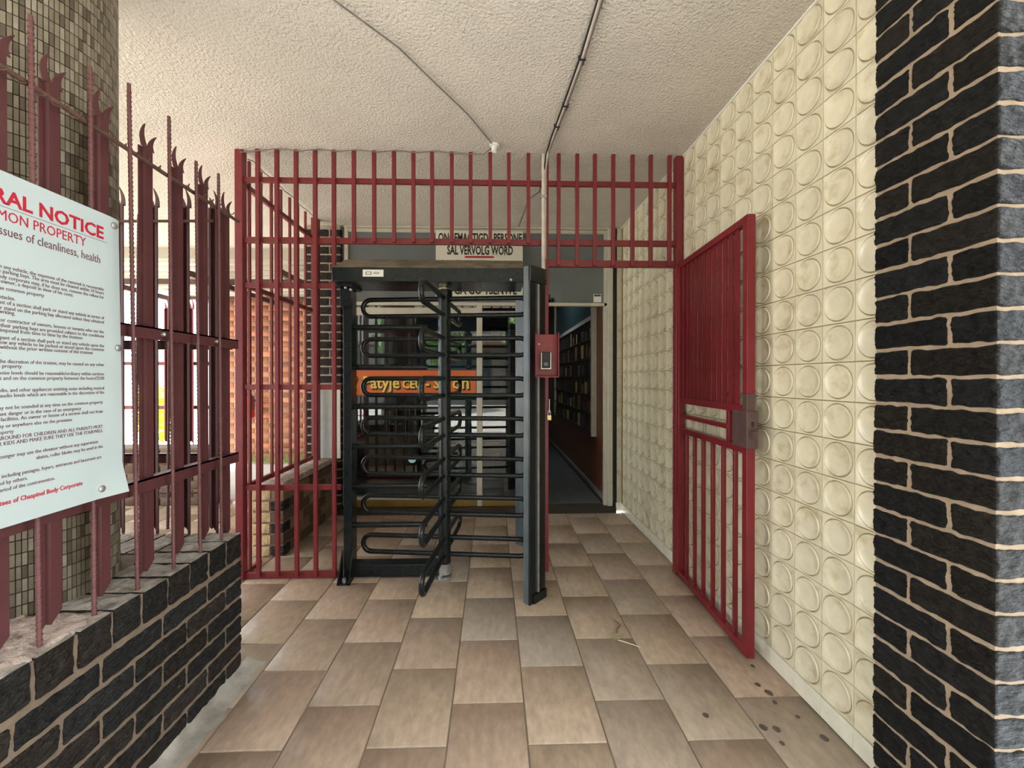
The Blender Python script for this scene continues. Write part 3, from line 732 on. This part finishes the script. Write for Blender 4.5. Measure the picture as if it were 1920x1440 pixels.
P('bearing_ring', ts, BRASS, lambda b: cyl(b, (RX, RY), .040, 1.985, 2.0, 20)); P('bearing_bolt', ts, STEEL, lambda b: cyl(b, (RX, RY - .02), .014, 2.0, 2.03, 8))
P('rotor_foot', ts, STEEL, lambda b: (cyl(b, (RX, RY), .048, .02, .09, 24), cyl(b, (RX - .02, RY - .065), .016, .0, .03, 8), box(b, RX - .06, RX + .05, RY - .09, RY + .08, 0, .010)))
PAIRS = [(1.929, 1.808), (1.650, 1.533), (1.371, 1.258), (1.096, .980), (.820, .701), (.544, .432), (.272, .145)]
def loop_mesh():
    bm = bmesh.new(); h = .0585; R = .585; pts = [(.03, 0, h)]
    pts.append((R - h, 0, h))
    for q in range(1, 12): t = pi / 2 - pi * q / 12; pts.append((R - h + h * cos(t), 0, h * sin(t)))
    pts += [(R - h, 0, -h), (.03, 0, -h)]
    tube(bm, pts, .0165, 12); return mesh_of(bm, 'rotor_arm', BLACK)
LM = loop_mesh(); th0 = math.radians(-96)
for zt, zb in PAIRS:
    for q in range(4): inst('rotor_arm', LM, (RX, RY, (zt + zb) / 2), ts, rotz=th0 + q * pi / 2)
for i in range(6):
    z = (PAIRS[i][1] + PAIRS[i + 1][0]) / 2
    P('barrier_bar', ts, BLACK, lambda b: tube(b, [(-.97, 2.89, z), (-.46, 2.89, z)], .0185, 12))

# ================================================================== READER BOX, CABLES
rd = thing('reader_box', (.34, 2.45, 1.38), 'red metal hood with a fingerprint reader beside the turnstile', 'reader')
P('hood', rd, RED, lambda b: (box(b, .251, .388, 2.450, 2.455, 1.379, 1.636), box(b, .251, .256, 2.395, 2.455, 1.379, 1.642), box(b, .383, .388, 2.395, 2.455, 1.379, 1.642), box(b, .251, .388, 2.395, 2.455, 1.379, 1.385)), .001)
P('bracket_arm', rd, RED, lambda b: box(b, .352, .386, 2.455, GY - .022, 1.49, 1.56))
P('reader', rd, RUBBER, lambda b: box(b, .288, .339, 2.418, 2.450, 1.434, 1.528), .006, 3, label='black fingerprint reader')
P('reader_rim', rd, WHITE, lambda b: (box(b, .284, .288, 2.414, 2.43, 1.430, 1.526), box(b, .339, .343, 2.414, 2.43, 1.430, 1.526), box(b, .284, .343, 2.414, 2.43, 1.428, 1.433)), .001)
P('reader_window', rd, BLUEGREY, lambda b: box(b, .299, .328, 2.412, 2.419, 1.445, 1.470), .004)
P('rivet', rd, WHITE, lambda b: bolt(b, (.274, 2.450, 1.578), (0, -1, 0), .005, .003))
pd = thing('padlock', (.392, 2.83, 1.12), 'brass padlock hanging on the red gate jamb', 'padlock')
P('body', pd, BRASS, lambda b: box(b, .374, .402, 2.808, 2.834, 1.085, 1.122), .003)
P('shackle', pd, STEEL, lambda b: tube(b, [(.380, 2.82, 1.12), (.380, 2.82, 1.145), (.384, 2.82, 1.153), (.392, 2.82, 1.153), (.396, 2.82, 1.145), (.396, 2.82, 1.12)], .003, 8))
P('hasp', pd, STEEL, lambda b: box(b, .387, .391, 2.815, 2.84, 1.135, 1.23))
cd = thing('conduit_pipe', (.345, 2.80, 2.16), 'slim grey conduit pipe dropping from the ceiling to the turnstile', 'pipe')
P('pipe', cd, GREYW, lambda b: (cyl(b, (.345, 2.80), .0135, 2.06, 2.90, 12)))
P('saddle', cd, STEEL, lambda b: box(b, .325, .365, 2.784, 2.816, 2.60, 2.62))
ZC = CEIL - .012
def pathc(b, pts, r): tube(b, pts, r, 7)
cb = thing('ceiling_cables', (.4, 2.7, ZC), 'bundle of grey and black cables clipped along the ceiling', 'cable')
P('cable', cb, GREYW, lambda b: pathc(b, [(.50, -.4, ZC), (.462, .8, ZC), (.436, 1.68, ZC), (.43, 1.95, ZC), (.408, 2.3, ZC), (.385, 2.6, ZC), (.372, 2.75, ZC - .01), (.362, 2.82, ZC - .10), (.360, 2.83, 2.2)], .0075))
P('cable', cb, CABLE, lambda b: pathc(b, [(.515, -.4, ZC + .003), (.476, .8, ZC + .003), (.447, 1.68, ZC + .003), (.438, 1.95, ZC), (.417, 2.3, ZC), (.393, 2.6, ZC), (.37, 2.80, ZC - .03), (.33, 2.9, ZC - .22), (.30, 3.4, ZC - .05), (.26, 4.1, ZC - .02)], .0065))
P('cable', cb, RUBBER, lambda b: pathc(b, [(.49, -.4, ZC + .004), (.452, .8, ZC + .004), (.427, 1.68, ZC + .004), (.419, 1.95, ZC), (.397, 2.3, ZC), (.374, 2.6, ZC), (.36, 2.78, ZC - .02), (.338, 2.80, ZC - .20)], .005))
for x, y in ((.428, 1.97), (.408, 2.31), (.39, 2.50)): P('cable_tie', cb, RUBBER, lambda b: (box(b, x - .018, x + .018, y - .003, y + .003, ZC - .012, ZC + .01), box(b, x + .01, x + .014, y, y + .035, ZC - .012, ZC - .010)))
bl = thing('lamp_holder', (.012, 2.735, CEIL), 'small white plastic lamp holder on the ceiling by the grille', 'lamp holder')
P('rose', bl, WHITE, lambda b: cyl(b, (.012, 2.735), .034, CEIL - .015, CEIL - .001, 18), .003)
P('holder', bl, WHITE, lambda b: (tube(b, [(.012, 2.735, CEIL - .014), (.006, 2.728, CEIL - .05)], [.02, .016], 12)))
P('wire', bl, CABLE, lambda b: pathc(b, [(-1.55, .3, CEIL - .006), (-1.0, 1.2, CEIL - .006), (-.645, 1.709, CEIL - .006), (-.44, 1.94, CEIL - .006), (-.30, 2.17, CEIL - .006), (-.145, 2.42, CEIL - .006), (-.03, 2.66, CEIL - .006), (.006, 2.73, CEIL - .01)], .0035))
P('wire', bl, CABLE, lambda b: pathc(b, [(.0, 2.73, CEIL - .02), (-.06, 2.77, CEIL - .045), (-.13, 2.80, CEIL - .030)] + [(-.13 - .13 * k, 2.80, CEIL - .012 - .014 * (k % 2)) for k in range(1, 12)] + [(-1.69, 2.80, CEIL - .04)], .0035))
P('wire', bl, CABLE, lambda b: pathc(b, [(-1.69, 2.89, CEIL - .04)] + [(-1.695, 2.96 + .145 * k, CEIL - .015 - .012 * (k % 2)) for k in range(8)], .0035))

# ================================================================== SHOPFRONT
SY = 4.25
def fr(name, x0, x1, z0, z1, parent, d=.05, m=ALU, y=SY): return P(name, parent, m, lambda b: box(b, x0, x1, y - d / 2, y + d / 2, z0, z1), .003)
w1 = thing('window_1', (-.13, SY, 0), 'aluminium shopfront with glazed screen behind the turnstile', None, kind='structure')
fr('frame', -1.512, -1.472, 0.0, CEIL, w1); fr('frame', -1.472, 1.22, 2.868, 2.905, w1); fr('frame', -1.51, 1.25, CEIL - .018, CEIL, w1, .09)
fr('frame', -1.472, 1.18, 2.122, 2.156, w1); fr('mullion', -.166, -.108, .06, 2.122, w1); fr('mullion', .30, .345, .06, 2.122, w1)
fr('frame', 1.15, 1.185, .0, 2.87, w1); fr('frame', 1.185, 1.235, 0, CEIL, w1, .10)
P('dark_gap_strip', w1, RUBBER, lambda b: box(b, 1.235, 1.283, 4.225, 4.30, 0, CEIL))  # black strip painting in the dark gap beside the frame
fr('kick_rail', -1.472, -.166, .06, .135, w1, .06, GOLD); fr('sill', -1.472, -.166, .135, .165, w1, .07)
fr('kick_rail', -.108, .30, .06, .12, w1, .05, GOLD)
fr('header_band', -1.472, -.166, 2.02, 2.10, w1, .02)
P('pane', w1, GLASS, lambda b: box(b, -1.472, -.166, SY - .003, SY + .003, .165, 2.122))
P('pane', w1, GLASSD, lambda b: box(b, -.108, .30, SY - .003, SY + .003, .12, 2.122))
P('pane', w1, PANEREFL, lambda b: box(b, -1.472, 1.15, SY - .003, SY + .003, 2.156, 2.868))
P('handle_hole', w1, RUBBER, lambda b: cyl(b, (0, 0), .012, 0, .004, 12)).matrix_local = Matrix.Translation((-.137, SY - .03, 1.31)) @ Matrix.Rotation(pi / 2, 4, 'X')
P('sticker', w1, WHITE, lambda b: box(b, 1.045, 1.125, SY - .006, SY - .003, 2.165, 2.25)); P('sticker_band', w1, TEAL, lambda b: box(b, 1.05, 1.12, SY - .0075, SY - .006, 2.225, 2.245))
P('door_closer', w1, RUBBER, lambda b: (box(b, .575, .63, SY - .05, SY - .004, 2.16, 2.185), box(b, .575, .59, SY - .05, SY - .03, 2.16, 2.235), box(b, .60, .628, SY - .05, SY - .03, 2.17, 2.20)))
P('sticker', w1, mat('pale_blue_sticker', (0.45, 0.75, 0.78), 0.5), lambda b: tube(b, [(-.83, SY - .006, .545), (-.83, SY - .004, .545)], .04, 18), label='round pale blue sticker')
# raised interior floor, threshold and shell
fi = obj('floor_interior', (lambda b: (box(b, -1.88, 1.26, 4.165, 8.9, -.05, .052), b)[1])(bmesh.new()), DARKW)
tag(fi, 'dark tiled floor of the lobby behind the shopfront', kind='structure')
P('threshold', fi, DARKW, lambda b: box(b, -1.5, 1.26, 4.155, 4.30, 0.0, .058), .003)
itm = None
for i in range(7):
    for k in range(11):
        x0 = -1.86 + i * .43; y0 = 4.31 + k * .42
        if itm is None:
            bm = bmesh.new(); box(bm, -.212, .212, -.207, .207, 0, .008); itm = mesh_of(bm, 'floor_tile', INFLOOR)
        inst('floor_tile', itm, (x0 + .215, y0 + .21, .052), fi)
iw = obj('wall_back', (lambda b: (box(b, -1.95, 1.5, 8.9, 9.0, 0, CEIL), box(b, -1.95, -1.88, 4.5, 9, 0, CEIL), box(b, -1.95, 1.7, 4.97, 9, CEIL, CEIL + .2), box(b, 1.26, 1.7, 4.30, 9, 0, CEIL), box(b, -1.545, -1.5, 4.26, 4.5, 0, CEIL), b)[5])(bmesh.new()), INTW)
tag(iw, 'dim back and side walls of the lobby', kind='structure')
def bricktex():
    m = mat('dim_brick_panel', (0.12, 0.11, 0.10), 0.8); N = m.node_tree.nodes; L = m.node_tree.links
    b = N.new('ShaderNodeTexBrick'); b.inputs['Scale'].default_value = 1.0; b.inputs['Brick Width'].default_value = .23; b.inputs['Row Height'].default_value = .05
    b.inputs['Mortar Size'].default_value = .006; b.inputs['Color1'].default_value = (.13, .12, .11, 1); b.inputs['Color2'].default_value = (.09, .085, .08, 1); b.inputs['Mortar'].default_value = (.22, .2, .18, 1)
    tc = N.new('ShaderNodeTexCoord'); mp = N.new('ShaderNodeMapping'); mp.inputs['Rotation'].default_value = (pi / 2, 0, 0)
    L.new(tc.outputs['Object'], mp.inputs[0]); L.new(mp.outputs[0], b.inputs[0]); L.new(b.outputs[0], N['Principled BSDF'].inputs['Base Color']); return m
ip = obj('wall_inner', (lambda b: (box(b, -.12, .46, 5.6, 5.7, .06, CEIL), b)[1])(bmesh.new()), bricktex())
tag(ip, 'dim brick wall seen through the dark glass door', kind='structure')
sb = thing('directory_sign', (.2, 5.59, 1.85), 'black directory sign with white lines on the dim brick wall', 'sign')
P('panel', sb, RUBBER, lambda b: box(b, -.06, .38, 5.585, 5.6, 1.93, 2.06))
P('lettering', sb, WHITE, lambda b: [box(b, x, x + .13, 5.583, 5.585, z, z + .012) for x in (-.03, .20) for z in (1.96, 1.99, 2.02)])
ar = tag(obj('arrow_sign', (lambda b: (quadprism(b, [(-.05, 0), (.15, 0), (.20, .03), (.15, .06), (-.05, .06)], 0, .008), b)[1])(bmesh.new()), WHITE), 'pale arrow shaped sign on the dim brick wall', 'sign')
ar.rotation_euler = (pi / 2, 0, 0); ar.location = (.03, 5.597, 1.56)
pb = thing('poster_group', (.2, 5.59, 1.2), 'blue and brown posters side by side on the dim brick wall', 'poster')
P('poster', pb, mat('blue_poster', (.03, .06, .13), .5), lambda b: box(b, -.07, .09, 5.588, 5.6, 1.22, 1.46)); P('poster', pb, mat('brown_poster', (.22, .18, .12), .6, var=.5, vscale=20), lambda b: box(b, .11, .40, 5.588, 5.6, 1.20, 1.44))
# orange panel painting in the reflection of a sign across the street
os_ = thing('orange_sign_reflection', (-.8, 4.29, 1.2), 'orange sign strip with yellow black-edged lettering standing for a reflection in the window', 'sign')
P('panel', os_, ORANGE, lambda b: box(b, -1.46, -.175, 4.2425, 4.2462, 1.195, 1.462)); P('edge', os_, PRINTD, lambda b: (box(b, -1.46, -.175, 4.2415, 4.2425, 1.455, 1.463), box(b, -1.46, -.175, 4.2415, 4.2425, 1.194, 1.203)))
TF = Matrix(((1, 0, 0, 0), (0, 0, -1, 0), (0, 1, 0, 0), (0, 0, 0, 1)))
for s, x, z, sz in (('?', -1.45, 1.255, .22), ('Patyje', -1.335, 1.275, .175), ('CEU', -.93, 1.275, .12), ("'- S", -.72, 1.275, .15), ('on', -.42, 1.27, .19)):
    text('letter_outline', s, sz, Matrix.Translation((x + .012, 4.2420, z - .012)) @ TF, PRINTK, os_, .9, 'LEFT', .009, .0003)  # dark printed outline behind the yellow letters
    text('lettering', s, sz, Matrix.Translation((x, 4.2412, z)) @ TF, YELLOW, os_, .9, 'LEFT', .003, .0003)
# prohibition board
bd = thing('warning_board', (-.14, 4.19, 2.2), 'cream warning board with black capitals hung above the turnstile', 'sign')
P('panel', bd, BOARD, lambda b: box(b, -.580, .305, 4.195, 4.205, 2.195, 2.878), .002)
zb = lambda y: 1.372 + (709.9 - y) / 770.6 * 4.19
for s, y, w in (('ONGEMAGTIGDE PERSONE', 454, .85), ('SAL VERVOLG WORD', 477.5, .67), ('UNAUTHORISED', 504.5, .49), ('PERSONS PROSECUTED', 527, .78), ('GA GO TSENWE', 551.5, .64)):
    o = text('lettering', s, .124, TF.copy(), PRINTK, bd, 1.0, 'CENTER', .0040, .0004)
    xs = [v.co.x for v in o.data.vertices]; sc = w / (max(xs) - min(xs))
    o.data.transform(Matrix.Translation(({504.5: -.31, 551.5: -.075}.get(y, -.13), 4.1942, zb(y))) @ Matrix.Diagonal((sc, 1, 1, 1)))
P('underline', bd, PRINTR, lambda b: box(b, -.285, .01, 4.1935, 4.195, zb(484), zb(480.5)), label='red underline')
# shop interior behind the window
ct = thing('shop_counter', (-1.0, 5.6, .06), 'dark counter with upright panels inside the shop', 'counter')
P('body', ct, DARKW, lambda b: box(b, -1.8, -.5, 5.5, 6.0, .06, .95)); P('top', ct, INTW, lambda b: box(b, -1.85, -.45, 5.45, 6.05, .95, .99))
for k in range(6): P('panel', ct, INTW, lambda b: box(b, -1.7 + k * .19, -1.56 + k * .19, 5.485, 5.5, .30, .85))
lt = thing('ceiling_light', (-.75, 6.2, 2.75), 'lit fluorescent ceiling light inside the shop', 'light')
P('housing', lt, WHITE, lambda b: box(b, -1.0, -.45, 6.1, 6.3, 2.80, 2.86)); P('tube', lt, LAMP, lambda b: box(b, -.97, -.48, 6.13, 6.27, 2.77, 2.80))
lc = thing('ceiling_light', (.7, 6.0, 2.75), 'added fluorescent ceiling light that brightens the corridor of pigeonholes', 'light')  # lamp added to brighten the corridor
P('housing', lc, WHITE, lambda b: box(b, .60, .80, 5.6, 6.4, 2.86, 2.92)); P('tube', lc, LAMP, lambda b: box(b, .63, .77, 5.63, 6.37, 2.83, 2.86))
# corridor: wood wall with pigeonholes
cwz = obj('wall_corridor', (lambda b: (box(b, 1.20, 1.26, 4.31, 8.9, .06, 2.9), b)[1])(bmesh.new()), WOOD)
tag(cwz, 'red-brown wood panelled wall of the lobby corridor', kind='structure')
P('baseboard', cwz, INTW, lambda b: box(b, 1.185, 1.20, 4.31, 8.9, .06, .11))
sh = thing('pigeonhole_rack', (1.15, 6.0, .7), 'dark rack of pigeonholes on the wood wall of the corridor', 'rack')
Y0, Y1 = 4.78, 7.6; ZS = [.74, .96, 1.18, 1.40, 1.62, 1.84, 2.06]
P('back', sh, DARKW, lambda b: box(b, 1.19, 1.20, Y0, Y1, .72, 2.08))
for z in ZS: P('shelf', sh, DARKW, lambda b: box(b, 1.145, 1.19, Y0, Y1, z - .006, z + .006))
P('end_frame', sh, ALU, lambda b: box(b, 1.142, 1.20, Y0 - .05, Y0, .70, 2.86)); P('end_frame', sh, ALU, lambda b: box(b, 1.142, 1.20, Y1, Y1 + .04, .70, 2.86))
P('top_rail', sh, ALU, lambda b: box(b, 1.142, 1.20, Y0, Y1, 2.06, 2.11)); P('glass_board', sh, TEAL, lambda b: box(b, 1.165, 1.18, Y0, Y1, 2.11, 2.86))
nd = 14
for k in range(1, nd): P('divider', sh, DARKW, lambda b: box(b, 1.15, 1.19, Y0 + (Y1 - Y0) * k / nd - .004, Y0 + (Y1 - Y0) * k / nd + .004, .74, 2.06))
MAIL = [(mat('yellow_envelope', (.45, .30, .06), .6), 'yellow envelope'), (mat('brown_envelope', (.20, .085, .03), .6), 'brown envelope'), (mat('buff_envelope', (.40, .33, .18), .6), 'buff envelope'), (mat('dark_folder', (.06, .045, .04), .6), 'dark folder')]
for r in range(6):
    for k in range(nd):
        if random.random() > .55: continue
        m, nm = random.choices(MAIL, [3, 4, 2, 3])[0]
        y0 = Y0 + (Y1 - Y0) * k / nd + .03; wd = random.choice((.05, .09, .13)); hh = random.uniform(.11, .19)
        rw = ('bottom row', 'second row up', 'third row up', 'third row down', 'second row down', 'top row')[r]
        o = tag(P('envelope', None, m, lambda b: box(b, 1.152, 1.186, y0, y0 + wd, ZS[r] + .007, ZS[r] + hh)), nm + ' standing in the ' + rw + ' of the dark pigeonhole rack', 'envelope', nm + 's in the pigeonhole rack')
# ================================================================== LOOSE THINGS
wb = thing('white_panel', (-1.63, 4.14, .575), 'scratched white metal panel leaning on the dark brick pier', 'panel')
P('sheet', wb, mat('scratched_white', (.62, .66, .64), .45, var=.12, vscale=8), lambda b: box(b, -1.755, -1.52, 4.135, 4.15, .578, 1.275), .002)
P('fold', wb, WHITE, lambda b: (box(b, -1.755, -1.725, 4.13, 4.136, .578, 1.275), box(b, -1.575, -1.52, 4.13, 4.136, .578, 1.275)))
fx = thing('fire_extinguisher', (-4.06, 7.0, .75), 'red fire extinguisher hung on the orange brick wall', 'extinguisher')
P('cylinder', fx, FIRE, lambda b: tube(b, [(-4.06, 6.98, z) for z in (.72, .74, 1.02, 1.07, 1.10)], [.06, .07, .07, .05, .02], 16)); P('valve', fx, RUBBER, lambda b: (cyl(b, (-4.06, 6.98), .02, 1.10, 1.15, 8), tube(b, [(-4.06, 6.98, 1.13), (-3.98, 6.96, 1.05), (-3.98, 6.95, .85)], .012, 6)))
P('hanger', fx, STEEL, lambda b: box(b, -4.09, -4.03, 7.03, 7.105, .98, 1.02))
def twig(b):
    tube(b, [(.66, 2.135, .008), (.70, 2.105, .012), (.745, 2.075, .008)], [.0028, .0022, .0012], 6)
tg = thing('dry_grass_wisp', (.66, 2.14, 0), 'wisp of dry grass and straw on the tile floor', 'litter')
P('stalk', tg, mat('straw', (.62, .52, .33), .7), lambda b: tube(b, [(.655, 2.125, .006), (.70, 2.09, .010), (.752, 2.063, .006)], [.0028, .0024, .0014], 6))
P('fibres', tg, mat('dry_fibre', (.34, .28, .17), .8), lambda b: [tube(b, [(.645 + random.uniform(-.02, .02), 2.14 + random.uniform(-.03, .03), .004), (.65 + random.uniform(-.03, .03), 2.15 + random.uniform(-.02, .03), .012), (.66 + random.uniform(-.03, .04), 2.16 + random.uniform(-.03, .04), .005)], .0012, 4) for _ in range(26)])
P('curl', tg, mat('dry_leaf', (.16, .10, .06), .8), lambda b: tube(b, [(.66, 2.17, .005), (.675, 2.21, .012), (.70, 2.235, .016), (.695, 2.27, .010), (.685, 2.31, .005)], [.004, .005, .004, .003, .0015], 6))
gs = obj('dry_grass_strip', None or (lambda b: ([tube(b, [(x, y, -.02), (x + random.uniform(-.03, .03), y + random.uniform(-.03, .03), random.uniform(.05, .14))], [.006, .001], 3, caps=False) for x, y in [(random.uniform(-4.4, -2.4), random.uniform(6.75, 7.08)) for _ in range(500)]], b)[1])(bmesh.new()), GRASS)
tag(gs, 'dry grass along the foot of the orange brick wall', 'grass', kind='stuff')
# ---- vegetation
def foliage(bm, c, rad, n, s):
    for _ in range(n):
        d = Vector((random.gauss(0, 1), random.gauss(0, 1), random.gauss(0, 1))).normalized() * random.random() ** .4
        p = Vector(c) + Vector((d.x * rad[0], d.y * rad[1], d.z * rad[2]))
        u = Vector((random.gauss(0, 1), random.gauss(0, 1), random.gauss(0, 1))).normalized(); v = u.orthogonal().normalized()
        a = [bm.verts.new(p + q) for q in (-u * s, v * s * .4, u * s, -v * s * .4)]; bm.faces.new(a)
sbq = thing('lime_shrub', (-6.6, 8.2, 0), 'lime green shrub beyond the far palisade', 'shrub')
P('foliage', sbq, LIME, lambda b: foliage(b, (-6.6, 8.2, .7), (.32, .3, .65), 900, .06)); P('stem', sbq, BARK, lambda b: tube(b, [(-6.6, 8.2, -.02), (-6.6, 8.2, .6)], .03, 6))
for i, (x, y, h, r) in enumerate(((-3.0, -9.0, 4.4, 2.0), (2.2, -9.6, 5.0, 2.0), (6.5, -9.5, 4.6, 2.0))):
    t = thing('street_tree', (x, y, -.02), ('leafy street tree with the low crown, opposite the entrance', 'tallest leafy street tree opposite the entrance', 'leafy street tree past the brick pier, opposite the entrance')[i], 'tree', 'street trees opposite the entrance')
    P('trunk', t, BARK, lambda b: tube(b, [(x, y, -.02), (x + .1, y, h * .4), (x, y, h * .75)], [.18, .14, .07], 8))
    P('crown', t, LEAF, lambda b: foliage(b, (x, y, h * .72), (r, r, h * .32), 2600, .16))

# ---- building added out of view: blocks low front sky, shows in the window's reflection
sb2 = thing('added_street_building', (0, -14, -.02), 'plain two storey building added across the street, unseen, to block low sky', 'building')
P('wall', sb2, mat('street_render', (0.20, 0.18, 0.155), 0.9, var=0.12, vscale=.6), lambda b: box(b, -22, 22, -20, -14, -.02, 7.0))
P('awning', sb2, RUST, lambda b: box(b, -22, 22, -14, -12.4, 3.1, 3.25))
for k in range(12):
    x = -20 + k * 3.5
    wn = P('window', sb2, ALU, lambda b: box(b, x, x + 1.8, -14, -13.95, 4.1, 5.6)); P('pane', wn, TEAL, lambda b: (box(b, x + .06, x + .87, -13.95, -13.94, 4.16, 5.54), box(b, x + .93, x + 1.74, -13.95, -13.94, 4.16, 5.54)))
    P('shop_window', sb2, TEAL, lambda b: box(b, x - .3, x + 2.4, -14, -13.96, .5, 2.8))
